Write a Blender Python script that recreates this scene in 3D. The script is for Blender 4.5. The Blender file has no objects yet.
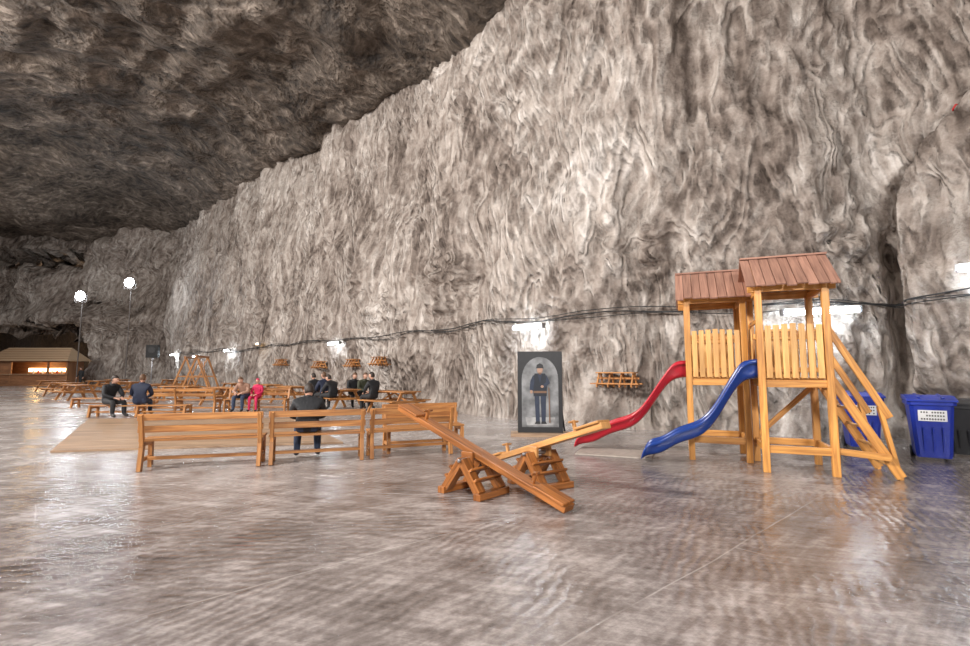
import bpy, bmesh, math, random, bisect
from mathutils import Vector, Matrix, noise
random.seed(7)
scene=bpy.context.scene
Z=Vector((0,0,1))
# ---------------------------------------------------------------- materials
def newmat(name):
    m=bpy.data.materials.new(name); m.use_nodes=True
    nt=m.node_tree; b=nt.nodes['Principled BSDF']; return m,nt,b
def N(nt,t,**k):
    n=nt.nodes.new(t)
    for a,v in k.items(): setattr(n,a,v)
    return n
def plain(name,col,rough=.6,metal=0,bump=0,bscale=40,var=.15):
    m,nt,b=newmat(name)
    tc=N(nt,'ShaderNodeTexCoord'); no=N(nt,'ShaderNodeTexNoise'); no.inputs['Scale'].default_value=bscale*.25; no.inputs['Detail'].default_value=4
    nt.links.new(tc.outputs['Object'],no.inputs['Vector'])
    cr=N(nt,'ShaderNodeValToRGB')
    cr.color_ramp.elements[0].position=.3; cr.color_ramp.elements[1].position=.7
    cr.color_ramp.elements[0].color=(*[c*(1-var) for c in col],1); cr.color_ramp.elements[1].color=(*[min(1,c*(1+var)) for c in col],1)
    nt.links.new(no.outputs['Fac'],cr.inputs['Fac']); nt.links.new(cr.outputs['Color'],b.inputs['Base Color'])
    b.inputs['Roughness'].default_value=rough; b.inputs['Metallic'].default_value=metal
    if bump:
        n2=N(nt,'ShaderNodeTexNoise'); n2.inputs['Scale'].default_value=bscale; nt.links.new(tc.outputs['Object'],n2.inputs['Vector'])
        bp=N(nt,'ShaderNodeBump'); bp.inputs['Strength'].default_value=bump; bp.inputs['Distance'].default_value=.02
        nt.links.new(n2.outputs['Fac'],bp.inputs['Height']); nt.links.new(bp.outputs['Normal'],b.inputs['Normal'])
    return m
def emis(name,col,s):
    m,nt,b=newmat(name); b.inputs['Base Color'].default_value=(*col,1)
    b.inputs['Emission Color'].default_value=(*col,1); b.inputs['Emission Strength'].default_value=s; return m
def wood(name,dark,light,rough=.45):
    m,nt,b=newmat(name); L=nt.links.new
    uv=N(nt,'ShaderNodeUVMap'); uv.uv_map='UVMap'
    mp=N(nt,'ShaderNodeMapping'); mp.inputs['Scale'].default_value=(1.6,26,1); L(uv.outputs[0],mp.inputs[0])
    no=N(nt,'ShaderNodeTexNoise'); no.inputs['Scale'].default_value=1; no.inputs['Detail'].default_value=6; no.inputs['Distortion'].default_value=.8; L(mp.outputs[0],no.inputs['Vector'])
    cr=N(nt,'ShaderNodeValToRGB'); e=cr.color_ramp.elements
    e[0].position=.3; e[0].color=(*dark,1); e[1].position=.68; e[1].color=(*light,1); L(no.outputs['Fac'],cr.inputs['Fac'])
    mp2=N(nt,'ShaderNodeMapping'); mp2.inputs['Scale'].default_value=(.5,1.3,1); L(uv.outputs[0],mp2.inputs[0])
    n2=N(nt,'ShaderNodeTexNoise'); n2.inputs['Scale'].default_value=1.2; L(mp2.outputs[0],n2.inputs['Vector'])
    mr=N(nt,'ShaderNodeMapRange'); mr.inputs[1].default_value=.3; mr.inputs[2].default_value=.7; mr.inputs[3].default_value=.68; mr.inputs[4].default_value=1.2; L(n2.outputs['Fac'],mr.inputs[0])
    mx=N(nt,'ShaderNodeVectorMath',operation='SCALE'); L(cr.outputs['Color'],mx.inputs[0]); L(mr.outputs[0],mx.inputs['Scale'])
    L(mx.outputs[0],b.inputs['Base Color']); b.inputs['Roughness'].default_value=rough
    bp=N(nt,'ShaderNodeBump'); bp.inputs['Strength'].default_value=.25; bp.inputs['Distance'].default_value=.004; L(no.outputs['Fac'],bp.inputs['Height']); L(bp.outputs['Normal'],b.inputs['Normal'])
    return m
W_BENCH=wood('wood_bench_orange',(.26,.095,.028),(.60,.275,.085))
W_TOWER=wood('wood_tower_golden',(.42,.165,.035),(.76,.365,.09))
W_SLAT=wood('wood_slat_pale',(.52,.25,.07),(.80,.45,.15))
W_ROOF=wood('wood_roof_redbrown',(.24,.12,.085),(.42,.225,.16),.7)
W_SEE=wood('wood_seesaw_varnish',(.14,.045,.012),(.46,.17,.045),.28)
W_SEEL=wood('wood_seesaw_light',(.40,.18,.06),(.68,.35,.12),.4)
W_DECK=wood('wood_deck',(.26,.16,.10),(.44,.30,.19),.5)
W_KIOSK=wood('wood_kiosk',(.22,.10,.05),(.42,.2,.09),.5)
W_KROOF=wood('wood_kiosk_roof',(.42,.28,.17),(.66,.48,.31),.6)
BLUE=plain('plastic_blue',(.006,.035,.20),.22,var=.08)
RED=plain('plastic_red',(.42,.012,.025),.25,var=.08)
BINB=plain('bin_blue',(.005,.025,.30),.35,var=.08)
BINK=plain('bin_black',(.02,.02,.022),.4)
BLACK=plain('rubber_black',(.015,.015,.016),.6)
METAL=plain('metal_grey',(.4,.4,.42),.35,.9)
POLE=plain('metal_painted_dark',(.14,.12,.11),.6)
WHITE=plain('white_label',(.8,.8,.8),.5,var=.03)
REDP=plain('red_paint',(.5,.02,.02),.6,var=.1)
SKIN=plain('skin',(.62,.36,.26),.5,var=.05)
HAIRD=plain('hair_dark',(.03,.02,.015),.6); HAIRB=plain('hair_brown',(.12,.06,.03),.6)
EYE=plain('eye',(.04,.03,.03),.2); LIP=plain('lip',(.4,.14,.12),.4)
J_BLACK=plain('jacket_black',(.012,.013,.016),.7,bump=.5,bscale=25); J_NAVY=plain('jacket_navy',(.015,.022,.05),.7,bump=.5,bscale=25)
J_PINK=plain('jacket_pink',(.62,.02,.10),.7,bump=.5,bscale=25); J_GREEN=plain('jacket_olive',(.04,.045,.025),.7,bump=.5,bscale=25)
J_TAN=plain('jacket_tan',(.35,.2,.14),.7); J_RED=plain('jacket_red',(.4,.06,.05),.7)
P_JEAN=plain('trousers_denim',(.03,.045,.085),.8); P_BLK=plain('trousers_black',(.02,.02,.022),.8); SHOE=plain('shoes_dark',(.02,.018,.016),.5)
TUBE=emis('lamp_tube_cool',(.78,.90,1),60); TUBEW=emis('lamp_warm',(1,.72,.36),6); FLOOD=emis('flood_lens',(.93,.97,1),70)
MAT=plain('foam_mat',(.36,.31,.27),.8)

def rock(name,ramp,zs=.24,sc=.55,bump=1.0,rough=.6,spec=.35,warp=(2.2,2.2,4.5),band=1.0,zs2=.13,marks=1.0):
    m,nt,b=newmat(name); L=nt.links.new
    tc=N(nt,'ShaderNodeTexCoord')
    def noi(scale,det,r,dist,src):
        n=N(nt,'ShaderNodeTexNoise'); n.inputs['Scale'].default_value=scale; n.inputs['Detail'].default_value=det; n.inputs['Roughness'].default_value=r; n.inputs['Distortion'].default_value=dist
        L(src,n.inputs['Vector']); return n
    def mth(op,a,bv=None,c=None):
        n=N(nt,'ShaderNodeMath',operation=op)
        for i,v in enumerate((a,bv,c)):
            if v is None: continue
            if isinstance(v,(int,float)): n.inputs[i].default_value=v
            else: L(v,n.inputs[i])
        return n.outputs[0]
    wn=noi(.20,2,.5,0,tc.outputs['Object'])
    sub=N(nt,'ShaderNodeVectorMath',operation='SUBTRACT'); sub.inputs[1].default_value=(.5,.5,.5); L(wn.outputs['Color'],sub.inputs[0])
    scl=N(nt,'ShaderNodeVectorMath',operation='MULTIPLY'); scl.inputs[1].default_value=warp; L(sub.outputs[0],scl.inputs[0])
    add=N(nt,'ShaderNodeVectorMath',operation='ADD'); L(tc.outputs['Object'],add.inputs[0]); L(scl.outputs[0],add.inputs[1])
    rt=N(nt,'ShaderNodeMapping'); rt.inputs['Rotation'].default_value=(.24,-.24,0); L(add.outputs[0],rt.inputs[0])
    def scaled(z):
        mp=N(nt,'ShaderNodeMapping'); mp.inputs['Scale'].default_value=(1,1,z); L(rt.outputs[0],mp.inputs[0]); return mp.outputs[0]
    vA=scaled(zs); vB=scaled(zs2); vC=scaled(min(1,zs*2.2))
    big=noi(sc*.5,4,.55,.6,vC).outputs['Fac']
    n1=noi(sc*1.5,2,.45,.3,vA).outputs['Fac']
    n2=noi(sc*6,2,.5,.1,vB).outputs['Fac']
    n3=noi(2.2,8,.66,.1,tc.outputs['Object']).outputs['Fac']
    n4=noi(11.0,4,.7,.1,tc.outputs['Object']).outputs['Fac']
    s1=mth('SINE',mth('MULTIPLY_ADD',n3,5.0,mth('MULTIPLY',n1,70.0)))
    dt=N(nt,'ShaderNodeVectorMath',operation='DOT_PRODUCT'); dt.inputs[1].default_value=(.62,-.62,.34); L(tc.outputs['Object'],dt.inputs[0])
    n5=noi(.30,2,.5,0,tc.outputs['Object']).outputs['Fac']
    tm=mth('SINE',mth('ADD',mth('MULTIPLY',dt.outputs['Value'],30.0),mth('MULTIPLY_ADD',n1,38.0,mth('MULTIPLY',n3,5.0))))
    mk=N(nt,'ShaderNodeMapRange'); L(n5,mk.inputs[0])
    for i,x in enumerate((.46,.58,0,1)): mk.inputs[i+1].default_value=x
    tm=mth('MULTIPLY',tm,mk.outputs[0])
    v=mth('MULTIPLY',big,.30); v=mth('MULTIPLY_ADD',n1,.12,v); v=mth('MULTIPLY_ADD',n2,.26,v); v=mth('MULTIPLY_ADD',n3,.22,v); v=mth('MULTIPLY_ADD',n4,.10,v)
    v=mth('MULTIPLY_ADD',s1,.017*band,v); v=mth('MULTIPLY_ADD',tm,.013*marks,v)
    cr=N(nt,'ShaderNodeValToRGB'); el=cr.color_ramp.elements
    el[0].position=ramp[0][0]; el[0].color=(*ramp[0][1],1); el[1].position=ramp[-1][0]; el[1].color=(*ramp[-1][1],1)
    for p,col in ramp[1:-1]:
        e=el.new(p); e.color=(*col,1)
    L(v,cr.inputs['Fac']); L(cr.outputs['Color'],b.inputs['Base Color']); b.inputs['Roughness'].default_value=rough; b.inputs['Specular IOR Level'].default_value=spec
    prev=None
    for h,st,di in ((s1,.45*band,.05),(tm,.7*marks,.05),(n1,.5,.5),(n2,.7,.22),(n3,.85,.22),(n4,.7,.035)):
        if st<=0: continue
        bb=N(nt,'ShaderNodeBump'); bb.inputs['Strength'].default_value=min(1,st*bump); bb.inputs['Distance'].default_value=di; L(h,bb.inputs['Height'])
        if prev: L(prev.outputs['Normal'],bb.inputs['Normal'])
        prev=bb
    L(prev.outputs['Normal'],b.inputs['Normal'])
    return m
ROCK=rock('salt_rock_wall',[(.39,(.075,.055,.044)),(.45,(.195,.155,.130)),(.50,(.325,.275,.240)),(.55,(.455,.40,.358)),(.62,(.70,.645,.60))])
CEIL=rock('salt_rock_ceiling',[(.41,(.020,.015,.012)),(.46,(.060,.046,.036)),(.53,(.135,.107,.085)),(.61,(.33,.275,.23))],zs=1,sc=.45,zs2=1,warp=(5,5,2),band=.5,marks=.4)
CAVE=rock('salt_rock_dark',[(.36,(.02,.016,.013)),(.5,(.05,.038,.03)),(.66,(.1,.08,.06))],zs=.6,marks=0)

def floor_mat():
    m,nt,b=newmat('polished_salt_floor'); L=nt.links.new
    tc=N(nt,'ShaderNodeTexCoord'); O=tc.outputs['Object']
    def mth(op,a,bv,c=None):
        n=N(nt,'ShaderNodeMath',operation=op)
        for i,v in enumerate((a,bv,c)):
            if v is None: continue
            if isinstance(v,(int,float)): n.inputs[i].default_value=v
            else: L(v,n.inputs[i])
        return n.outputs[0]
    def rng(v,a,c,o1,o2):
        n=N(nt,'ShaderNodeMapRange'); L(v,n.inputs[0])
        for i,x in enumerate((a,c,o1,o2)): n.inputs[i+1].default_value=x
        return n.outputs[0]
    def wave(rot,scale,dist,detail=3,ds=.6):
        mp=N(nt,'ShaderNodeMapping'); mp.inputs['Rotation'].default_value=(0,0,rot); L(O,mp.inputs[0])
        w=N(nt,'ShaderNodeTexWave'); w.inputs['Scale'].default_value=scale; w.inputs['Distortion'].default_value=dist; w.inputs['Detail'].default_value=detail; w.inputs['Detail Scale'].default_value=ds; w.inputs['Detail Roughness'].default_value=.6
        L(mp.outputs[0],w.inputs['Vector']); return w.outputs['Fac']
    def nz(scale,detail=6,rough=.6,st=None,rot=0):
        n=N(nt,'ShaderNodeTexNoise'); n.inputs['Scale'].default_value=scale; n.inputs['Detail'].default_value=detail; n.inputs['Roughness'].default_value=rough
        if st:
            mp0=N(nt,'ShaderNodeMapping'); mp0.inputs['Rotation'].default_value=(0,0,rot); L(O,mp0.inputs[0])
            mp=N(nt,'ShaderNodeMapping'); mp.inputs['Scale'].default_value=st; L(mp0.outputs[0],mp.inputs[0]); L(mp.outputs[0],n.inputs['Vector'])
        else: L(O,n.inputs['Vector'])
        return n.outputs['Fac']
    mpv=N(nt,'ShaderNodeMapping'); mpv.inputs['Rotation'].default_value=(0,0,-.72); L(O,mpv.inputs[0])
    br=N(nt,'ShaderNodeTexBrick'); br.inputs['Scale'].default_value=1; br.inputs['Brick Width'].default_value=9; br.inputs['Row Height'].default_value=1.9; br.inputs['Mortar Size'].default_value=.012; br.inputs['Mortar Smooth'].default_value=.8
    br.inputs['Color1'].default_value=(0,0,0,1); br.inputs['Color2'].default_value=(1,1,1,1); br.inputs['Mortar'].default_value=(.5,.5,.5,1)
    wn=N(nt,'ShaderNodeTexNoise'); wn.inputs['Scale'].default_value=.5; L(mpv.outputs[0],wn.inputs['Vector'])
    wa=N(nt,'ShaderNodeVectorMath',operation='MULTIPLY_ADD'); L(wn.outputs['Color'],wa.inputs[0]); wa.inputs[1].default_value=(.15,.15,0); L(mpv.outputs[0],wa.inputs[2]); L(wa.outputs[0],br.inputs['Vector'])
    seam=mth('MULTIPLY',br.outputs['Fac'],rng(nz(.9,3),.38,.55,.1,1))
    sep=N(nt,'ShaderNodeSeparateColor'); L(br.outputs['Color'],sep.inputs[0])
    mask=rng(sep.outputs[0],.45,.55,0,1)
    wA=wave(.5,3.4,9,5,.5); wB=wave(1.5,3.0,10,5,.4)
    mixw=N(nt,'ShaderNodeMix'); L(mask,mixw.inputs[0]); L(wA,mixw.inputs[2]); L(wB,mixw.inputs[3])
    patch=rng(nz(.8,6,.7),.42,.56,.0,1)
    groove=mth('MULTIPLY',mixw.outputs[0],patch)
    big=nz(.35,6,.65); med=nz(2.2,6,.6); fine=nz(16,6,.7)
    strk=nz(1.0,7,.65,(1,9,1),-.72); strk2=nz(1.3,7,.65,(1,7,1),.25)
    v=mth('MULTIPLY',big,.26); v=mth('MULTIPLY_ADD',med,.20,v); v=mth('MULTIPLY_ADD',fine,.16,v); v=mth('MULTIPLY_ADD',strk,.20,v); v=mth('MULTIPLY_ADD',strk2,.18,v)
    v=mth('MULTIPLY_ADD',groove,-.04,v)
    cr=N(nt,'ShaderNodeValToRGB'); el=cr.color_ramp.elements
    el[0].position=.40; el[0].color=(.08,.064,.058,1); el[1].position=.59; el[1].color=(.48,.43,.41,1)
    e=el.new(.48); e.color=(.195,.166,.157,1)
    L(v,cr.inputs['Fac'])
    sx=N(nt,'ShaderNodeSeparateXYZ'); L(O,sx.inputs[0])
    dd=mth('ADD',sx.outputs[1],mth('MULTIPLY',sx.outputs[0],-.35)); dd=mth('ADD',dd,mth('MULTIPLY',big,8)); dd=mth('ADD',dd,mth('MULTIPLY',strk2,8))
    dust=rng(dd,13,21,0,.65)
    mx=N(nt,'ShaderNodeMix',data_type='RGBA'); L(dust,mx.inputs[0]); L(cr.outputs['Color'],mx.inputs[6]); mx.inputs[7].default_value=(.50,.46,.44,1)
    mx2=N(nt,'ShaderNodeMix',data_type='RGBA'); L(mth('MULTIPLY',seam,.4),mx2.inputs[0]); L(mx.outputs[2],mx2.inputs[6]); mx2.inputs[7].default_value=(.58,.54,.51,1)
    L(mx2.outputs[2],b.inputs['Base Color'])
    r=rng(mth('ADD',mth('MULTIPLY',big,.6),mth('MULTIPLY',med,.4)),.44,.56,.03,.24)
    r=mth('ADD',r,mth('MULTIPLY',dust,.12))
    L(r,b.inputs['Roughness']); b.inputs['Specular IOR Level'].default_value=.9; b.inputs['IOR'].default_value=1.54
    h=mth('MULTIPLY',med,.5); h=mth('MULTIPLY_ADD',strk2,.55,h); h=mth('MULTIPLY_ADD',strk,.4,h); h=mth('MULTIPLY_ADD',groove,.26,h); h=mth('MULTIPLY_ADD',fine,.04,h); h=mth('SUBTRACT',h,mth('MULTIPLY',seam,.2))
    bp=N(nt,'ShaderNodeBump'); bp.inputs['Strength'].default_value=.6; bp.inputs['Distance'].default_value=.022
    L(h,bp.inputs['Height']); L(bp.outputs['Normal'],b.inputs['Normal'])
    return m
FLOOR=floor_mat()

# ---------------------------------------------------------------- mesh builder
class MB:
    def __init__(s,name):
        s.name=name; s.bm=bmesh.new(); s.uv=s.bm.loops.layers.uv.new('UVMap'); s.mats=[]
    def mi(s,m):
        if m not in s.mats: s.mats.append(m)
        return s.mats.index(m)
    def hexa(s,vs,m,ax):
        V=[s.bm.verts.new(v) for v in vs]; i=s.mi(m)
        o=(random.random()*20,random.random()*20); ax=ax.normalized()
        for q in ((0,3,2,1),(4,5,6,7),(0,1,5,4),(1,2,6,5),(2,3,7,6),(3,0,4,7)):
            f=s.bm.faces.new([V[k] for k in q]); f.material_index=i
            f.normal_update(); t=f.normal.cross(ax)
            if t.length<.3: t=Vector((1,0,0)) if abs(ax.x)<.7 else Vector((0,1,0))
            t.normalize()
            for l in f.loops: l[s.uv].uv=(l.vert.co.dot(ax)+o[0],l.vert.co.dot(t)+o[1])
    def beam(s,p1,p2,w,h,m,up=None):
        p1=Vector(p1);p2=Vector(p2);x=(p2-p1).normalized()
        up=Vector(up) if up else (Z if abs(x.z)<.97 else Vector((0,1,0)))
        sd=up.cross(x).normalized()*w/2; tp=x.cross(sd).normalized()*h/2
        c=[-sd-tp,sd-tp,sd+tp,-sd+tp]
        s.hexa([p1+k for k in c]+[p2+k for k in c],m,x)
    def box(s,c,sz,m):
        c=Vector(c);a=max(range(3),key=lambda i:sz[i]);d=Vector([0,0,0]);d[a]=sz[a]/2
        o=[i for i in range(3) if i!=a]
        u=Vector([0,0,0]);u[o[0]]=sz[o[0]]/2; v=Vector([0,0,0]);v[o[1]]=sz[o[1]]/2
        if d.cross(u).dot(v)<0: u,v=v,u
        k=[-u-v,u-v,u+v,-u+v]
        s.hexa([c-d+q for q in k]+[c+d+q for q in k],m,d)
    def tube(s,pts,rs,m,seg=10,cap=True):
        pts=[Vector(p) for p in pts]
        if not isinstance(rs,(list,tuple)): rs=[rs]*len(pts)
        rings=[];i=s.mi(m); ref=None
        for k,p in enumerate(pts):
            t=(pts[min(k+1,len(pts)-1)]-pts[max(k-1,0)]).normalized()
            if ref is None: ref=Vector((0,0,1)) if abs(t.z)<.9 else Vector((1,0,0))
            a=ref.cross(t)
            if a.length<1e-4: a=Vector((1,0,0)).cross(t)
            a.normalize(); b=t.cross(a).normalized(); ref=b
            rings.append([s.bm.verts.new(p+a*rs[k]*math.cos(2*math.pi*j/seg)+b*rs[k]*math.sin(2*math.pi*j/seg)) for j in range(seg)])
        for r1,r2 in zip(rings,rings[1:]):
            for j in range(seg):
                f=s.bm.faces.new((r1[j],r1[(j+1)%seg],r2[(j+1)%seg],r2[j])); f.material_index=i; f.smooth=True
        if cap:
            for r in (rings[0][::-1],rings[-1]):
                f=s.bm.faces.new(r); f.material_index=i
    def ball(s,c,r,m,fn=None,seg=20,rot=None):
        c=Vector(c);i=s.mi(m); nr=seg//2+2
        def P(a,t):
            v=Vector((math.sin(t)*math.cos(a),math.sin(t)*math.sin(a),math.cos(t)))
            v=Vector((v.x*r[0],v.y*r[1],v.z*r[2]))
            if fn: v=fn(v)
            if rot: v=rot@v
            return s.bm.verts.new(c+v)
        top=P(0,0);bot=P(0,math.pi)
        R=[[P(2*math.pi*j/seg,math.pi*k/nr) for j in range(seg)] for k in range(1,nr)]
        def F(vs):
            f=s.bm.faces.new(vs); f.material_index=i; f.smooth=True
        for j in range(seg):
            F((top,R[0][j],R[0][(j+1)%seg])); F((bot,R[-1][(j+1)%seg],R[-1][j]))
        for a,b in zip(R,R[1:]):
            for j in range(seg): F((a[j],b[j],b[(j+1)%seg],a[(j+1)%seg]))
    def prism(s,pts,vec,m):
        i=s.mi(m); vec=Vector(vec); A=[s.bm.verts.new(p) for p in pts]; B=[s.bm.verts.new(Vector(p)+vec) for p in pts]
        n=len(pts); fs=[s.bm.faces.new(A[::-1]),s.bm.faces.new(B)]
        for k in range(n): fs.append(s.bm.faces.new((A[k],A[(k+1)%n],B[(k+1)%n],B[k])))
        o=random.random()*9
        for f in fs:
            f.material_index=i
            for l in f.loops: l[s.uv].uv=(l.vert.co.x+o,l.vert.co.z+l.vert.co.y+o)
    def grid(s,rows,m,smooth=True):
        i=s.mi(m); R=[[s.bm.verts.new(p) for p in r] for r in rows]
        for a,b in zip(R,R[1:]):
            for j in range(len(a)-1):
                f=s.bm.faces.new((a[j],a[j+1],b[j+1],b[j])); f.material_index=i; f.smooth=smooth
    def finish(s,loc=(0,0,0),rz=0,bevel=.005,recalc=True,parent=None,rot=None):
        if recalc: bmesh.ops.recalc_face_normals(s.bm,faces=s.bm.faces[:])
        me=bpy.data.meshes.new(s.name); s.bm.to_mesh(me); s.bm.free()
        for m in s.mats: me.materials.append(m)
        ob=bpy.data.objects.new(s.name,me); scene.collection.objects.link(ob)
        ob.location=loc; ob.rotation_euler=rot if rot else (0,0,rz)
        if bevel:
            b=ob.modifiers.new('bevel','BEVEL'); b.width=bevel; b.segments=2; b.limit_method='ANGLE'; b.angle_limit=math.radians(50)
        if parent: ob.parent=parent
        return ob
def empty(name,loc=(0,0,0),rz=0):
    e=bpy.data.objects.new(name,None); e.empty_display_size=.2; scene.collection.objects.link(e); e.location=loc; e.rotation_euler=(0,0,rz); return e

# ---------------------------------------------------------------- cave wall
ctrl=[(18,-12),(15,-2),(12.4,5),(10.9,7.7),(10.0,9.3),(9.6,10.6),(8.9,11.1),(7.2,11.2),(4,12.6),(1.2,15.0),(-3.5,20.6),(-8,25.4),(-16,33.4),(-24,41.2),(-30,47),(-36,52),(-42,58)]
def cr_pt(p0,p1,p2,p3,t):
    return .5*((2*p1)+(-p0+p2)*t+(2*p0-5*p1+4*p2-p3)*t*t+(-p0+3*p1-3*p2+p3)*t**3)
C=[Vector(c) for c in ctrl]; dense=[]
for k in range(1,len(C)-2):
    for j in range(40): dense.append(cr_pt(C[k-1],C[k],C[k+1],C[k+2],j/40))
acc=[0]
for a,b in zip(dense,dense[1:]): acc.append(acc[-1]+(b-a).length)
def path(s):
    k=min(max(bisect.bisect(acc,s)-1,0),len(acc)-2); f=(s-acc[k])/(acc[k+1]-acc[k]); return dense[k].lerp(dense[k+1],f)
def pnorm(s):
    d=path(min(s+.5,acc[-1]))-path(max(s-.5,0)); d.normalize(); n=Vector((-d.y,d.x)) 
    p=path(s)
    if n.dot(Vector((-5,5))-p)<0: n=-n
    return n
def nv(a,b,c): return noise.noise(Vector((a,b,c)))
S0=min(acc,key=lambda q:abs(path(q).x/max(path(q).y,.5)-.905) if path(q).y>3 else 9)
def sstep(t): t=min(1,max(0,t)); return t*t*(3-2*t)
def wdisp(s,z):
    w=nv(s*.1,z*.15,9)*2.5+z*.12
    d=nv(s*.13,z*.09,1)*.9+nv((s+w)*.45,z*.15,5)*.5
    r=1-abs(nv((s+w)*.7,z*.17,11))*2.2
    d+=r*.22
    r=1-abs(nv((s+w*.8)*1.8,z*.30,21))*2.2
    d+=r*.13
    d+=noise.fractal(Vector((s*1.4+w,z*.8,3)),1,2,4)*.15
    r=abs(nv((s+w*.5)*3.4,z*.9,31)); d+=-r*.15
    d+=noise.fractal(Vector((s*4,z*2.4,7)),1,2,3)*.06
    q=math.exp(-((z-4.2)/2.0)**2)*max(0,nv(s*.35,z*.3,77)+.15)
    d+=q*(abs(nv(s*1.1,z*2.0,41))*1.3-.25)
    k=min(1,max(0,z/1.6)); d*=.35+.65*k
    d+=max(0,.5-z)*.35
    d-=.0036*z*z
    if s<S0+3:
        sc=S0-max(0,z-5.6)*1.1+nv(z*.8,0,3)*.35
        d+=.85*sstep((sc-s)/.35+.5)*min(1,max(0,(z-.2)))-1.3*math.exp(-((s-sc-.28)/.25)**2)*min(1,max(0,(z-.2)/1.0))*(.6+.4*nv(z*.5,1,1)*2)
    return d
def wallP(s,z,off=0):
    p=path(s)+pnorm(s)*(wdisp(s,z)+off); return Vector((p.x,p.y,z))
def find_s(x):
    for k in range(len(dense)-1,0,-1):
        if dense[k].x>=x: return acc[k]
    return 0
ss=[0]
while ss[-1]<acc[-1]-.3:
    p=path(ss[-1]); ss.append(ss[-1]+max(.06,.0055*p.length))
zz=[-.3+i*.085 for i in range(236)]
mb=MB('wall_right'); mb.grid([[wallP(s,z) for s in ss] for z in zz],ROCK); mb.finish(bevel=0,recalc=False)

# ceiling
mb=MB('ceiling'); rows=[]
y=-14
while y<76:
    row=[];x=-80
    while x<20:
        dw=max(0,(17.5-x-y)/1.414)
        z=15.0+2.9*sstep((y-16)/20)*(1-.8*sstep((-x-34)/9)*sstep((y-34)/10))+nv(x*.07,y*.07,2)*.9+noise.fractal(Vector((x*.3,y*.3,4)),1,2,4)*.5+abs(nv(x*.9,y*.5,6))*.4
        z+=noise.fractal(Vector(((x-y)*.15,(x+y)*.9,8)),1,2,3)*.3
        z-=1.5*math.exp(-dw/2.6)
        row.append((x,y,z)); x+=.35
    rows.append(row); y+=.35
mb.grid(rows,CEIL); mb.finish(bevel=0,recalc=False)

# floor
mb=MB('floor'); mb.grid([[(x,y,0) for x in (-85,-40,0,40)] for y in (-16,20,50,85)],FLOOR); mb.finish(bevel=0,recalc=False)

# far wall with mined openings
mb=MB('wall_back'); rows=[];nx=170;nz_=76
G=[[None]*(nx+1) for _ in range(nz_+1)]
for j in range(nz_+1):
    for i in range(nx+1):
        x=-82+i*(54/nx); z=-.3+j*(20.5/nz_)
        y=50.5+nv(x*.15,z*.15,3)*1.4+noise.fractal(Vector((x*.5,z*.5,6)),1,2,4)*.8+(z-6)*.12-1.5*sstep((9-z)/3)*sstep((z-5)/2)
        G[j][i]=mb.bm.verts.new((x,y,z))
mb.mi(ROCK)
for j in range(nz_):
    for i in range(nx):
        c=G[j][i].co; rag=nv(c.x*.5,c.z*.5,1)*.8
        if c.x<-41.2+rag and c.z<6.0+rag-(c.x+41)*.01: continue
        if c.x<-43.5+rag*2 and c.z>12.4+rag*.5 and c.z<14.3: continue
        f=mb.bm.faces.new((G[j][i],G[j][i+1],G[j+1][i+1],G[j+1][i])); f.smooth=True
for v in [v for v in mb.bm.verts if not v.link_faces]: mb.bm.verts.remove(v)
o=mb.finish(bevel=0,recalc=False); sm=o.modifiers.new('thick','SOLIDIFY'); sm.thickness=3.5; sm.offset=-1
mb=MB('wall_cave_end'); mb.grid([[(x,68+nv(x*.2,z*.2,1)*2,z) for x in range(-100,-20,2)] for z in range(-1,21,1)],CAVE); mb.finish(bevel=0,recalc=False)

# cable on the wall
def curve(name,pts,r,mat):
    cu=bpy.data.curves.new(name,'CURVE'); cu.dimensions='3D'; cu.bevel_depth=r; cu.bevel_resolution=2
    sp=cu.splines.new('POLY'); sp.points.add(len(pts)-1)
    for q,p in zip(sp.points,pts): q.co=(*p,1)
    cu.materials.append(mat); ob=bpy.data.objects.new(name,cu); scene.collection.objects.link(ob); return ob
for off,r,ph in ((.10,.017,0),(.12,.012,.5),(.11,.011,1.1)):
    pts=[];s=10.0
    while s<find_s(-27):
        z=3.00+.07*math.sin(s*1.3+ph)+nv(s*.3,ph,0)*.20-.05*ph
        a=sum((wallP(s+q,z,off) for q in (-.5,-.25,0,.25,.5)),Vector((0,0,0)))/5; b=wallP(s,z,off)
        pts.append(a if (a.xy.length<b.xy.length) else b); s+=.25
    curve('wall_power_cable',pts,r,BLACK)

# wall lamps
def tube_lamp(p,ang,L=1.2,tw=TUBE,tilt=0):
    m=MB('wall_tube_lamp')
    m.box((0,0,.05),(L,.10,.07),WHITE); m.box((0,-.02,-.02),(L*.97,.12,.09),tw)
    m.box((-L/2,-.01,0),(.05,.16,.15),METAL); m.box((L/2,-.01,0),(.05,.16,.15),METAL)
    m.box((-L*.3,.12,.06),(.04,.25,.04),METAL); m.box((L*.3,.12,.06),(.04,.25,.04),METAL)
    return m.finish(loc=p,rot=(0,tilt,ang),bevel=.01)
def wall_lamp(x,z,L=1.2,tw=TUBE,tilt=0,s=None,off=.36):
    s=find_s(x) if s is None else s; n=pnorm(s); p=wallP(s,z,off); ang=math.atan2(n.y,n.x)+math.pi/2
    tube_lamp(p,ang,L,tw=tw,tilt=tilt)
wall_lamp(7.45,2.80,1.55,tilt=-.03); wall_lamp(1.7,2.75,1.1); wall_lamp(-7.5,2.85); wall_lamp(-28,2.9,1.6)
wall_lamp(-19,2.95,1.2); wall_lamp(-14.5,3.2,.6,tw=TUBEW); wall_lamp(-23.5,2.6,.7)
sr=min((s for s in ss if path(s).x>9.0 and path(s).y<10.3),key=lambda s:abs(path(s).x/path(s).y-1.11))
wall_lamp(0,3.35,.8,s=sr,tilt=.1)
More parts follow.
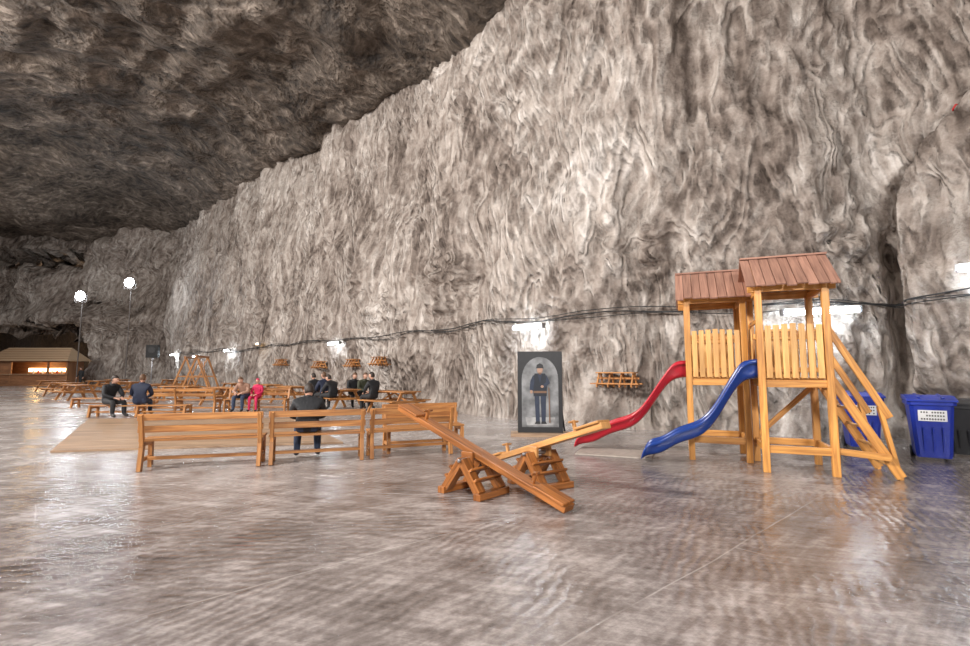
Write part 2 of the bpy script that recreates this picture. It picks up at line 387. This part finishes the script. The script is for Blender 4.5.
sm_=min((s for s in ss if path(s).x>9.0 and path(s).y<10.3),key=lambda s:abs(path(s).x/path(s).y-1.06))
pts=[wallP(sm_-dx,6.8+dz,.05) for dx,dz in ((.05,.14),(.01,.16),(-.04,.13),(-.03,.05),(.02,0),(.045,-.07),(0,-.14),(-.05,-.11))]
curve('painted_wall_mark',pts,.016,REDP)

# floodlights on slim masts
def flood(p,power):
    m=MB('flood_lamp')
    m.tube([(0,.0,0),(0,.1,0),(0,.35,0),(0,.5,0)],[.48,.48,.36,.15],POLE,24); m.tube([(0,-.04,0),(0,-.0,0)],[.42,.44],FLOOD,24)
    m.beam((0,.3,-.4),(0,.3,-p[2]),.07,.07,POLE); m.beam((-.54,.1,-.56),(.54,.1,-.56),.05,.05,POLE); m.beam((0,.1,-.56),(0,.32,-.56),.05,.05,POLE)
    m.box((0,.3,-p[2]+.05),(.9,.9,.1),POLE)
    for x in (-.54,.54): m.beam((x,.1,-.56),(x,.1,.05),.05,.05,POLE)
    m.finish(loc=p)
    l=bpy.data.lights.new('flood_light','POINT'); l.energy=power; l.shadow_soft_size=.3; l.color=(.80,.90,1)
    lo=bpy.data.objects.new('flood_light',l); scene.collection.objects.link(lo); lo.location=Vector(p)+Vector((0,-.5,0))
flood((-32.9,44.3,9.55),330); flood((-37.6,44.6,8.35),260)
def area(name,loc,tgt,size,power,col):
    l=bpy.data.lights.new(name,'AREA'); l.shape='DISK'; l.size=size; l.energy=power; l.color=col
    o=bpy.data.objects.new(name,l); scene.collection.objects.link(o); o.location=loc
    o.rotation_euler=(Vector(tgt)-Vector(loc)).to_track_quat('-Z','Y').to_euler(); return o
area('hall_light_near',(-13,0,11.5),(4,12,4),2.0,4500,(1,.95,.905))
area('hall_light_mid',(-27,11,11.5),(-5,22,6),2.5,4800,(1,.95,.905))
area('hall_light_far',(-42,22,10),(-20,40,5),2.5,2600,(1,.95,.905))
area('hall_light_right',(1,-9,8),(8,10,3),2.0,2400,(1,.98,.96))
l=bpy.data.lights.new('kiosk_light','POINT'); l.energy=50; l.color=(1,.62,.25); l.shadow_soft_size=.3
lo=bpy.data.objects.new('kiosk_light',l); scene.collection.objects.link(lo); lo.location=(-43,46.9,2.0)
l=bpy.data.lights.new('cave_light','POINT'); l.energy=1500; l.color=(1,.72,.48); l.shadow_soft_size=.5
lo=bpy.data.objects.new('cave_light',l); scene.collection.objects.link(lo); lo.location=(-52,58,4)
w=bpy.data.worlds.new('world'); scene.world=w; w.use_nodes=True
w.node_tree.nodes['Background'].inputs[0].default_value=(.84,.79,.76,1); w.node_tree.nodes['Background'].inputs[1].default_value=.40

# ---------------------------------------------------------------- playground towers
def slide(m,x0,yc,zt,L,mat):
    prof=[(.06,0),(-.12,0),(-.26,-.04),(-.38,-.14),(-.52,-.34),(-.66,-.56),(-.80,-.75),(-.95,-.89),(-1.12,-.97),(-1.30,-1.02),(-1.46,-1.09),(-1.60,-1.18),(-1.74,-1.24),(-1.88,-1.26),(-1.98,-1.29),(-2.03,-1.34)]
    k=L/2.03; hw=.21; rows=[]
    for i,(x,z) in enumerate(prof):
        wall=.20 if i<len(prof)-2 else (.12 if i==len(prof)-2 else .03)
        if i<3: wall=.27
        sec=[(-hw-.045,wall-.06),(-hw-.045,wall),(-hw-.01,wall+.015),(-hw+.01,wall-.01),(-hw+.03,.04),(-hw+.07,.0),(0,-.01)]
        sec=sec+[(-a,b) for a,b in sec[:-1][::-1]]
        rows.append([Vector((x0+x*k,yc+a,zt+z+b)) for a,b in sec])
    m.grid(rows,mat)
def tower(name,loc,smat,sy,sL,hs=1.0,ladder=True,rz=math.radians(-22)):
    W,D=.86,.98; root=empty(name,loc,rz)
    P=1.36; H=2.76*hs; m=MB('frame')
    for x in (0,W):
        for y in (0,D): m.beam((x,y,0),(x,y,H),.095,.095,W_TOWER)
    for z in (P-.06,.34):
        for y in (0,D): m.beam((-.05,y,z),(W+.05,y,z),.05,.11,W_TOWER)
    for z in (P-.06,.34,H-.05):
        for x in (0,W): m.beam((x,0,z),(x,D,z),.05,.10,W_TOWER)
    for y in (0,D): m.beam((-.14,y,H-.02),(W+.14,y,H-.02),.06,.12,W_TOWER)
    for i in range(8): m.box((W/2,.06+i*(D-.12)/7,P+.015),(W+.04,.115,.03),W_SLAT)
    if ladder: m.beam((0,D,.4),(W,D,P-.1),.05,.08,W_TOWER)
    m.finish(parent=root,bevel=.008)
    m=MB('railings')
    def rail(a,b,n):
        a=Vector(a);b=Vector(b); d=b-a
        for z in (P+.14,P+.68): m.beam(a+Z*z,b+Z*z,.035,.075,W_TOWER)
        off=Vector((d.y,-d.x,0)).normalized()*.035
        for i in range(n):
            q=a+d*((i+.5)/n)+off
            m.beam(q+Z*(P+.02),q+Z*(P+.80+.03*(1-abs(i-(n-1)/2)/(n/2))),.74*d.length/n,.022,W_SLAT,up=off)
    rail((.05,0,0),(W-.05,0,0),7); rail((W-.05,D,0),(.05,D,0),7)
    rail((0,D,0),(0,sy+.28,0),3)
    m.beam((0,.06,P+.9),(0,D,P+.9),.04,.06,W_TOWER)
    m.finish(parent=root,bevel=.006)
    m=MB('roof'); rz_=H+.52; ez=H-.02; ov=.2; n=9; x0=-.17;x1=W+.17
    for i in range(n):
        xa=x0+(x1-x0)*i/n; xb=x0+(x1-x0)*(i+1)/n-.008; xc=(xa+xb)/2; jz=.012*(i%2)
        m.beam((xc,D/2,rz_+jz),(xc,-ov,ez+jz+random.uniform(-.01,.01)),xb-xa,.028,W_ROOF)
        m.beam((xc,D/2,rz_+jz),(xc,D+ov,ez+jz),xb-xa,.028,W_ROOF)
    for x in (0,W):
        m.prism([(x-.02,-.08,ez+.04),(x-.02,D+.08,ez+.04),(x-.02,D/2,rz_-.04)],(.04,0,0),W_TOWER)
    m.beam((x0,D/2,rz_+.025),(x1,D/2,rz_+.025),.1,.03,W_ROOF)
    m.finish(parent=root,bevel=.004)
    m=MB('slide'); slide(m,0,sy,P+.03,sL,smat); o=m.finish(parent=root,bevel=0)
    s1=o.modifiers.new('t','SOLIDIFY'); s1.thickness=.014; s2=o.modifiers.new('s','SUBSURF'); s2.levels=2; s2.render_levels=2
    if ladder:
        m=MB('climbing_ladder')
        for y in (.08,D-.08):
            m.beam((W+.02,y,P+.02),(W+.76,y,.03),.05,.12,W_TOWER)
            m.beam((W,y,P+.80),(W+.68,y,.84),.045,.09,W_TOWER)
            m.beam((W+.58,y+.03,.98),(W+.76,y+.03,0.0),.05,.10,W_TOWER,up=(0,1,0))
        m.beam((W,.0,.36),(W+.64,.0,.30),.05,.09,W_TOWER)
        for i in range(5):
            t=(i+.6)/5.3; m.tube([(W+.02+t*.74,.06,P*(1-t)),(W+.02+t*.74,D-.06,P*(1-t))],.02,W_SLAT)
        m.finish(parent=root,bevel=.006)
    return root
tower('playground_slide_tower',(4.16,7.33,0),BLUE,.30,1.78)
tower('playground_slide_tower',(3.50,8.36,0),RED,.42,2.05,hs=.985,ladder=False)
m=MB('landing_mat'); m.box((0,0,.012),(1.3,.8,.024),MAT); m.finish(loc=(2.35,8.95,0),rz=math.radians(-22))

# ---------------------------------------------------------------- seesaws
def seesaw(loc,rz,half,tilt,beammat,bw=.17):
    root=empty('wooden_seesaw',loc,rz); PH=.42
    m=MB('support')
    for y in (-.19,.19):
        for sx in (-1,1): m.beam((sx*.27,y,.06),(0,y,PH),.12,.10,W_SEE)
    for sx in (-1,1):
        m.beam((sx*.29,-.28,.04),(sx*.29,.28,.04),.11,.08,W_SEE)
        for k in (.34,.60):
            m.beam((sx*(.28*(1-k)+.04),-.25,PH*k+.06),(sx*(.28*(1-k)+.04),.25,PH*k+.06),.03,.085,W_SEE,up=(sx*.8,0,.6))
    m.tube([(0,-.28,PH-.0),(0,.28,PH)],.022,METAL)
    m.finish(parent=root,bevel=.008)
    m=MB('beam'); ct,st=math.cos(tilt),math.sin(tilt); Zc=PH+.09
    def Q(x,z=0,y=0): return Vector((x*ct-z*st,y,Zc+x*st+z*ct))
    m.beam(Q(-half),Q(half),bw,.075,beammat)
    for sx in (-1,1):
        a=sx*(half-.22); m.beam(Q(a-.2,.05),Q(a+.2,.05),bw+.05,.03,beammat)
        h=sx*(half-.50); m.beam(Q(h,.03),Q(h,.17),.04,.04,beammat); m.tube([Q(h,.15,-.08),Q(h,.15,.08)],.014,beammat)
    m.box((0,-.11,PH+.02),(.18,.04,.14),beammat); m.box((0,.11,PH+.02),(.18,.04,.14),beammat)
    m.finish(parent=root,bevel=.008); return root
seesaw((-.14,6.13,0),math.atan2(-.9,1.07),1.42,-.33,W_SEE,.19)
seesaw((.72,6.52,0),math.atan2(-.84,.56),1.22,.31,W_SEEL,.15)

# ---------------------------------------------------------------- benches
def bench(loc,rz,L,back=True,name='wooden_bench',sh=.45,wm=W_BENCH):
    m=MB(name); n=2 if L<2.2 else 3
    for i in range(n):
        x=.05+(L-.1)*i/(n-1)
        m.beam((x,.0,0),(x,.06,sh-.03),.06,.09,wm); m.beam((x,.42,0),(x,.40,sh-.03),.06,.08,wm)
        m.beam((x,-.0,sh-.055),(x,.44,sh-.055),.05,.07,wm); m.beam((x,.06,.16),(x,.40,.16),.04,.06,wm)
        if back: m.beam((x,.05,sh-.08),(x,-.07,.84),.06,.07,wm)
    m.box((L/2,.12,sh),(L,.17,.035),wm); m.box((L/2,.33,sh),(L,.19,.035),wm)
    if back:
        m.beam((0,-.005,.62),(L,-.005,.62),.03,.10,wm); m.beam((0,-.045,.80),(L,-.045,.80),.035,.10,wm)
    m.beam((.05,.22,.16),(L-.05,.22,.16),.05,.05,wm)
    return m.finish(loc=loc,rz=rz,bevel=.006)
d=math.radians
bench((-5.16,7.33,0),d(15.5),1.72); bench((-3.44,7.84,0),d(18.5),1.50); bench((-1.96,8.36,0),d(22),1.50)
bench((-.55,9.85,0),d(202),1.5)
bench((-12.3,17.2,0),d(2),2.8); bench((-7.2,18.1,0),d(184),2.2)
bench((-12.6,15.55,0),d(4),3.0,back=False,name='low_wooden_bench',sh=.36)
bench((-16.5,19.5,0),d(5),3.0,back=False,name='low_wooden_bench',sh=.36)
m=MB('timber_deck')
A=Vector((-7.9,9.0,0));B=Vector((-2.9,10.1,0));Cc=Vector((-6.0,15.2,0));Dd=Vector((-12.0,14.9,0))
for i in range(22):
    a=i/22;b=(i+.96)/22
    p=[A.lerp(Dd,a),B.lerp(Cc,a),B.lerp(Cc,b),A.lerp(Dd,b)]
    m.prism([(q.x,q.y,.003) for q in p],(0,0,.035),W_DECK)
m.finish(bevel=0)

# ---------------------------------------------------------------- picnic tables
def picnic(loc,rz,L=1.9,name='picnic_table'):
    m=MB(name); wm=W_BENCH
    for i in range(5): m.box((0,-.32+i*.16,.75),(L,.15,.035),wm)
    for sy in (-1,1):
        for k in (0,.15): m.box((0,sy*(.66+k),.45),(L,.14,.035),wm)
    for x in (-L*.36,L*.36):
        for sy in (-1,1): m.beam((x,sy*.62,0),(x,sy*.24,.73),.05,.1,wm)
        m.beam((x+.05,-.8,.41),(x+.05,.8,.41),.045,.09,wm); m.beam((x+.05,-.36,.71),(x+.05,.36,.71),.045,.07,wm)
        m.beam((x,0,.42),(0,0,.70),.04,.06,wm)
    return m.finish(loc=loc,rz=rz,bevel=.005)
for x,y,a in ((-3.2,17.3,-40),(-5.7,19.2,-46),(-8.9,22.4,-45),(-11.2,25.2,-45),(-14.2,27.6,-46),(-21.5,34.9,-45),(-24.5,37.9,-45),(-20.5,24.6,-30),(-14.0,22.5,-20),(-26.5,33.5,-30),(-24.5,28.5,-10),(-29,38.5,-20),(-11.2,21.0,-30),(-17.2,24.9,-40),(-30.5,34.5,-10),(-22.5,31.0,-30)):
    picnic((x,y,0),d(a))
def swing(loc,rz):
    root=empty('a_frame_swing',loc,rz); m=MB('frame'); H=2.3
    for x in (-1.1,1.1):
        m.beam((x,-.85,0),(x,0,H),.1,.1,W_BENCH); m.beam((x,.85,0),(x,0,H),.1,.1,W_BENCH); m.beam((x,-.45,1.1),(x,.45,1.1),.06,.08,W_BENCH)
    m.beam((-1.3,0,H),(1.3,0,H),.1,.12,W_BENCH); m.finish(parent=root)
    m=MB('seat')
    for s in (-.5,.5):
        for q in (-.2,.2): m.tube([(s+q,0,H),(s+q,0,.5)],.012,METAL,6)
        m.box((s,0,.48),(.46,.2,.04),W_SEEL)
    m.finish(parent=root); return root
swing((-17.2,29.6,0),d(-75)); swing((-19.2,32.0,0),d(-80))
def rack(x,z,L=1.3):
    s=find_s(x); n=pnorm(s); p=wallP(s,z,.32); ang=math.atan2(n.y,n.x)+math.pi/2
    m=MB('wooden_wall_rack')
    for yy in (-.16,0,.16): m.box((0,yy*.8,.40),(L*.8,.12,.03),W_BENCH)
    for yy,zz_ in ((-.24,.12),(-.14,.12),(.1,.12)): m.box((0,yy,zz_),(L,.09,.03),W_BENCH)
    m.box((0,.06,.26),(L*.9,.03,.06),W_BENCH)
    for xx in (-L*.36,-L*.12,L*.12,L*.36):
        m.beam((xx,-.26,.03),(xx,-.06,.39),.04,.05,W_BENCH); m.beam((xx,.2,.03),(xx,.06,.39),.04,.05,W_BENCH); m.beam((xx,-.28,.09),(xx,.36,.09),.04,.04,W_BENCH)
    return m.finish(loc=p,rz=ang,bevel=.004)
rack(3.55,1.03,1.25); rack(-4.1,1.65,1.0); rack(-8.6,1.55,1.1); rack(-6.0,1.6,1.0); rack(-11.0,1.7,1.1)
m=MB('loudspeaker'); m.box((0,0,3.1),(.9,.5,1.1),BLACK); m.tube([(0,0,0),(0,0,2.6)],.05,METAL); m.tube([(0,-.26,3.2),(0,-.28,3.2)],.28,BINK,20); m.box((0,0,.02),(.6,.6,.04),METAL); m.finish(loc=(-28.6,41.8,0),rz=.3)

# ---------------------------------------------------------------- kiosk
root=empty('wooden_kiosk',(-43.2,46.2,0),d(2))
m=MB('body'); Lk=7.0
m.box((0,1.8,1.15),(Lk,.12,2.3),W_KIOSK)
for x in (-Lk/2,Lk/2): m.box((x,.9,1.15),(.12,1.9,2.3),W_KIOSK)
for i in range(7): m.box((0,0,.08+i*.15),(Lk,.1,.14),W_KIOSK)
m.box((0,-.12,1.1),(Lk+.1,.45,.06),W_KROOF)
for x in (-3.5,-1.7,1.7,3.5): m.box((x,0,1.2),(.14,.14,2.4),W_KIOSK)
m.box((-2.6,.02,1.75),(1.7,.06,1.2),W_KIOSK)
m.box((0,0,2.33),(Lk+.2,.16,.2),W_KIOSK); m.box((.8,1.65,1.5),(4.6,.05,.35),TUBEW)
for i in range(9): m.box((-.9+i*.45,1.5,1.3),(.12,.12,.3),J_RED if i%2 else WHITE)
m.finish(parent=root)
m=MB('roof'); a=Lk/2+.5
e=[(-a,-.7,2.35),(a,-.7,2.35),(a,2.4,2.35),(-a,2.4,2.35)]; r1=(-a+1.2,.85,3.65); r2=(a-.9,.85,3.65)
i_=m.mi(W_KROOF); Vv=[m.bm.verts.new(p) for p in e+[r1,r2]]
for q in ((0,1,5,4),(2,3,4,5),(1,2,5),(3,0,4),(3,2,1,0)): m.bm.faces.new([Vv[k] for k in q])
for i in range(1,6):
    t=i/6; m.beam((-a+1.2*t,-.7+1.55*t-.01,2.35+1.3*t+.02),(a-.9*t,-.7+1.55*t-.01,2.35+1.3*t+.02),.05,.03,W_KIOSK)
m.finish(parent=root,bevel=0)

# ---------------------------------------------------------------- poster of miner
root=empty('miner_portrait_board',(1.27,11.3,0),d(-4))
m=MB('panel'); PK=plain('poster_dark',(.018,.018,.02),.45); PG=plain('poster_grey',(.19,.195,.20),.45,bscale=14,var=.7); PS=plain('poster_skin',(.40,.25,.18),.5); PB=plain('poster_navy',(.022,.032,.06),.5); PJ=plain('poster_jacket',(.012,.016,.026),.5); PL=plain('poster_light',(.34,.34,.34),.5,bscale=20,var=.5); PBR=plain('poster_brown',(.18,.10,.06),.5)
m.box((0,0,1.0),(1.02,.03,1.86),PK); m.finish(parent=root,bevel=.003)
m=MB('print'); lay=[0]
def flat(pts,mt):
    lay[0]+=1; yv=-.016-.0012*lay[0]; m.prism([(x,yv,z) for x,z in pts],(0,.0008,0),mt)
def ell(cx,cz,rx,rz2,mt,n=20): flat([(cx+rx*math.cos(2*math.pi*k/n),cz+rz2*math.sin(2*math.pi*k/n)) for k in range(n)],mt)
flat([(-.42,.20),(.42,.20)]+[(.42*math.cos(math.pi*k/16),1.28+.52*math.sin(math.pi*k/16)) for k in range(17)],PG)
flat([(-.30,.24),(.30,.24),(.34,.42),(-.34,.42)],PL)
flat([(-.13,.95),(-.02,.95),(-.01,.30),(-.10,.30)],PB); flat([(.01,.95),(.14,.95),(.12,.30),(.03,.30)],PB)
flat([(-.13,.27),(0,.27),(-.01,.33),(-.1,.33)],PK); flat([(.02,.27),(.15,.27),(.12,.33),(.03,.33)],PK)
flat([(-.15,.90),(.15,.90),(.17,1.30),(.12,1.42),(-.12,1.42),(-.17,1.30)],PJ)
flat([(-.15,1.40),(-.22,1.25),(-.24,1.05),(-.16,1.02),(-.13,1.25)],PB); flat([(.15,1.40),(.23,1.2),(.10,1.08),(.04,1.14),(.14,1.22)],PB)
flat([(-.15,.97),(.15,.97),(.15,1.02),(-.15,1.02)],PBR); flat([(-.05,1.42),(.05,1.42),(.0,1.2)],PB); ell(.05,1.12,.035,.03,PS); ell(-.20,1.0,.03,.04,PS)
ell(0,1.50,.065,.09,PS); flat([(-.085,1.54),(.085,1.54),(.07,1.62),(0,1.655),(-.07,1.62)],PK); flat([(-.04,1.44),(.04,1.44),(.02,1.40),(-.02,1.40)],PBR)
flat([(.2,.3),(.23,.3),(.21,1.1),(.19,1.1)],PBR)
m.finish(parent=root,bevel=0)
m=MB('stand'); m.box((0,.05,.035),(1.35,.55,.07),W_DECK)
m.beam((.42,.04,1.1),(.62,.75,.0),.04,.04,BLACK); m.beam((-.42,.04,1.1),(-.5,.75,.0),.04,.04,BLACK); m.beam((-.5,.02,.05),(-.5,.02,1.92),.03,.03,BLACK); m.beam((.5,.02,.05),(.5,.02,1.92),.03,.03,BLACK); m.finish(parent=root,bevel=.003)

# ---------------------------------------------------------------- bins
def bin_(loc,rz,mt,name='wheelie_bin',label=True,H=1.06):
    m=MB(name)
    b0,b1=.22,.29; d0,d1=.24,.34
    prof=[(.06,b0,d0),(.12,b0+.01,d0+.01),(H-.14,b1-.01,d1-.01),(H-.14,b1+.02,d1+.02),(H-.08,b1+.02,d1+.02)]
    rows=[]
    for z,bx,dy in prof:
        c=.05; pts=[(bx-c,-dy),(bx,-dy+c),(bx,dy-c),(bx-c,dy),(-bx+c,dy),(-bx,dy-c),(-bx,-dy+c),(-bx+c,-dy)]
        rows.append([(x,y,z) for x,y in pts]+[(pts[0][0],pts[0][1],z)])
    m.grid(rows,mt,smooth=False); m.box((0,0,.07),(b0*1.9,d0*1.9,.03),mt)
    m.prism([(-b1-.03,-d1-.05,H-.08),(-b1-.03,-d1-.05,H-.05),(-b1-.03,-d1*.3,H+.01),(-b1-.03,d1-.02,H+.01),(-b1-.03,d1+.04,H-.06)],(2*b1+.06,0,0),mt)
    for x in (-.15,.15): m.beam((x,-d1+.02,H-.02),(x,d1*.6,H+.025),.04,.02,mt)
    m.tube([(-b1,d1+.08,H-.06),(b1,d1+.08,H-.06)],.018,mt)
    for x in (-.22,.22): m.beam((x,d1,H-.08),(x,d1+.08,H-.06),.03,.04,mt); m.tube([(x-.03,d0+.05,.1),(x+.03,d0+.05,.1)],.1,BLACK,18)
    m.tube([(-.24,d0+.05,.1),(.24,d0+.05,.1)],.015,METAL)
    for x in (-.12,.0,.12): m.beam((x,-d0-.015,.16),(x,-d1-.0,H-.5),.025,.02,mt)
    if label:
        m.beam((0,-.325,.66),(0,-.343,.84),.36,.006,WHITE,up=(0,-1,0))
        for k in range(3):
            for j in range(9):
                if random.random()<.88: m.box((-.135+j*.034,-.330-.005*k,.695+k*.055),(.020,.010,.026),BINK)
    return m.finish(loc=loc,rz=rz,bevel=.004)
bin_((7.55,8.36,0),d(-35),BINB); bin_((7.25,9.50,0),d(-25),BINB); bin_((8.42,8.60,0),d(-42),BINK,label=False,H=.98)

# ---------------------------------------------------------------- people
def person(name,loc,rz,pose,jk,tr,hair,sc=1.0,h=.45,beanie=None,look=0,lean=0,sy=0):
    J={};E=[]
    def j(n,co,r,lab): J[n]=(Vector(co),r,lab)
    if pose=='sit':
        l=lean
        j('pel',(0,0,h+.13),.155,'t'); j('sp',(0,l*.25,h+.32),.15,'j'); j('ch',(0,.02+l*.6,h+.50-l*.25),.165,'j'); j('nk',(0,.05+l*.9,h+.64-l*.5),.065,'j'); j('hd',(0,.075+l*1.15,h+.72-l*.75),.05,'s')
        for s,n in ((-1,'L'),(1,'R')):
            j('sh'+n,(s*.19,.02+l*.7,h+.55-l*.4),.082,'j'); j('el'+n,(s*.26,.12+l*.8,h+.31-l*.25),.062,'j'); j('wr'+n,(s*.11,.36+l*.3,h+.21),.042,'j'); j('ha'+n,(s*.095,.40+l*.3,h+.20),.028,'s')
            j('hi'+n,(s*.10,.06,h+.10),.105,'t'); j('kn'+n,(s*.15,.46,h+.085),.075,'t'); j('ca'+n,(s*.16,.46+sy*.5,h*.55),.062,'t'); j('an'+n,(s*.16,.46+sy,.10),.048,'t'); j('to'+n,(s*.18,.62+sy,.048),.046,'o')
    else:
        st=.16 if pose=='walk' else .03
        j('pel',(0,0,.93),.14,'t'); j('sp',(0,.0,1.12),.135,'j'); j('ch',(0,.02+lean*.5,1.30),.155,'j'); j('nk',(0,.03+lean*.8,1.45),.06,'j'); j('hd',(0,.05+lean,1.53),.05,'s')
        for s,n in ((-1,'L'),(1,'R')):
            j('sh'+n,(s*.19,.0+lean*.6,1.37),.078,'j'); j('el'+n,(s*.25,-.03*s*st*8+lean*.4,1.10),.055,'j'); j('wr'+n,(s*.23,.10+s*st*.5,.88),.038,'j'); j('ha'+n,(s*.23,.12+s*st*.5,.84),.027,'s')
            j('hi'+n,(s*.09,0,.86),.105,'t'); j('kn'+n,(s*.10,.03-s*st*.6,.49),.075,'t'); j('ca'+n,(s*.1,-.01-s*st*.9,.30),.06,'t'); j('an'+n,(s*.10,-s*st*1.3,.10),.048,'t'); j('to'+n,(s*.12,.15-s*st*1.3,.048),.045,'o')
    E=[('pel','sp'),('sp','ch'),('ch','nk'),('nk','hd')]
    for n in 'LR': E+=[('ch','sh'+n),('sh'+n,'el'+n),('el'+n,'wr'+n),('wr'+n,'ha'+n),('pel','hi'+n),('hi'+n,'kn'+n),('kn'+n,'ca'+n),('ca'+n,'an'+n),('an'+n,'to'+n)]
    keys=list(J); me=bpy.data.meshes.new('sk'); me.from_pydata([J[k][0] for k in keys],[(keys.index(a),keys.index(b)) for a,b in E],[])
    ob=bpy.data.objects.new('sk',me); scene.collection.objects.link(ob)
    ob.modifiers.new('s','SKIN')
    for k,sv in zip(keys,me.skin_vertices[0].data):
        sv.radius=(J[k][1],J[k][1]*(.78 if k in('sp','ch','pel') else 1)); sv.use_root=(k=='pel')
    ob.modifiers.new('u','SUBSURF').levels=2
    dg=bpy.context.evaluated_depsgraph_get(); ev=ob.evaluated_get(dg); bm_me=bpy.data.meshes.new_from_object(ev)
    m=MB(name); m.bm.from_mesh(bm_me); m.uv=m.bm.loops.layers.uv.verify()
    bpy.data.objects.remove(ob)
    mats={'t':tr,'j':jk,'s':SKIN,'o':SHOE}
    for v in mats.values(): m.mi(v)
    for f in m.bm.faces:
        c=f.calc_center_median(); best=None
        for a,b in E:
            pa,pb=J[a][0],J[b][0]; t=max(0,min(1,(c-pa).dot(pb-pa)/(pb-pa).length_squared)); dd=(c-pa.lerp(pb,t)).length-J[a][1]*(1-t)-J[b][1]*t
            if best is None or dd<best[0]:
                lab=J[b][2] if (b.startswith('ha') or b.startswith('to') or b.startswith('hi') or b=='hd') and t>.35 else J[a][2]
                if a=='pel' and b=='sp': lab='j'
                best=(dd,lab)
        f.material_index=m.mats.index(mats[best[1]]); f.smooth=True
    nk=J['nk'][0]; m.tube([nk+Vector((0,-.005,-.03)),nk+Vector((0,0,.045))],[.088,.075],jk,14,cap=False)
    for n,s in (('L',-1),('R',1)):
        p=J['ha'+n][0]; fw=(J['ha'+n][0]-J['wr'+n][0]).normalized(); side=Vector((-s,0,0)); side=(side-fw*side.dot(fw)).normalized(); dn=fw.cross(side)*s
        if dn.z>0: dn=-dn
        R=Matrix((side,fw,dn)).transposed()
        m.ball(p+fw*.035,(.038,.045,.018),SKIN,seg=10,rot=R)
        for k in range(4):
            b=p+fw*.07+side*(-.027+.018*k); Lf=(.058,.068,.072,.06)[k]
            m.tube([b-fw*.02,b+fw*Lf*.45,b+fw*Lf*.8+dn*.012,b+fw*Lf*.95+dn*.032],[.0095,.009,.008,.006],SKIN,6)
        b=p+side*.03+fw*.01; m.tube([b,b+side*.022+fw*.022,b+side*.028+fw*.05+dn*.008],[.011,.010,.007],SKIN,6)
    R=Matrix.Rotation(look,3,'Z')@Matrix.Rotation(-lean*1.6,3,'X'); c=J['hd'][0]+Vector((0,.012+lean*.12,.10-lean*.05))
    def hf(v):
        k=1-.18*max(0,-v.z/.12)*(1 if v.y>-.05 else .5); v=Vector((v.x*k,v.y*(1-.08*max(0,-v.z/.12)),v.z))
        if v.y>.06 and abs(v.x)<.022 and -.035<v.z<.02: v.y+=.016
        return v
    m.ball(c,(.076,.095,.118),SKIN,hf,24,R)
    m.ball(c+R@Vector((0,.101,-.016)),(.011,.016,.018),SKIN,None,8,R)
    m.ball(c+R@Vector((0,.084,-.052)),(.024,.008,.006),LIP,None,8,R)
    for s in (-1,1):
        m.ball(c+R@Vector((s*.03,.084,.012)),(.012,.008,.007),EYE,None,8,R); m.ball(c+R@Vector((s*.03,.088,.028)),(.016,.006,.004),hair,None,8,R)
        m.ball(c+R@Vector((s*.076,-.005,-.005)),(.010,.018,.03),SKIN,None,8,R)
    hm=beanie or hair
    def hair_f(v):
        if v.z<.045 and v.y>-.0: return v*.8
        if v.z<-.07: return v*.84
        return v
    m.ball(c+R@Vector((0,-.008,.008)),(.085,.10,.125),hm,hair_f,24,R)
    for v in m.bm.verts: v.co=v.co*sc
    return m.finish(loc=loc,rz=rz,bevel=0,recalc=False)
person('seated_man',(-2.93,8.12,0),d(18.5),'sit',J_BLACK,P_JEAN,HAIRD,1.03,h=.45,look=.2,lean=.2,sy=-.02)
person('seated_man',(-12.1,15.74,0),d(-110),'sit',J_BLACK,P_BLK,HAIRD,1.1,h=.36,look=.3,lean=.12)
person('seated_man',(-11.15,15.82,0),d(20),'sit',J_NAVY,P_JEAN,HAIRB,1.1,h=.36,look=-.3,lean=.08)
person('seated_woman',(-8.75,17.85,0),d(178),'sit',J_TAN,P_JEAN,HAIRB,1.0,h=.47,lean=.2)
person('seated_child',(-8.3,17.9,0),d(178),'sit',J_PINK,J_PINK,HAIRB,.78,h=.59,beanie=J_PINK)
for x,y,a,jk,hr in ((-6.55,18.95,45,J_BLACK,HAIRD),(-6.05,18.5,40,J_NAVY,HAIRB),(-5.6,18.1,55,J_BLACK,HAIRD),(-4.85,19.4,220,J_GREEN,HAIRB),(-5.4,19.95,215,J_BLACK,HAIRB),(-3.9,17.2,50,J_BLACK,HAIRD)):
    person('seated_visitor',(x,y,0),d(a),'sit',jk,P_BLK,hr,1.06,h=.45,lean=random.uniform(.04,.2),look=random.uniform(-.5,.5))
person('walking_visitor',(-36.6,44.2,0),d(180),'walk',J_BLACK,P_BLK,HAIRD,1.0)

# ---------------------------------------------------------------- camera
cd=bpy.data.cameras.new('camera'); cd.sensor_width=36; cd.lens=18.0; cd.clip_end=300
co=bpy.data.objects.new('camera',cd); scene.collection.objects.link(co); co.location=(0,0,1.5); co.rotation_euler=(math.radians(90+5.535),0,0)
scene.camera=co
scene.view_settings.view_transform='Standard'
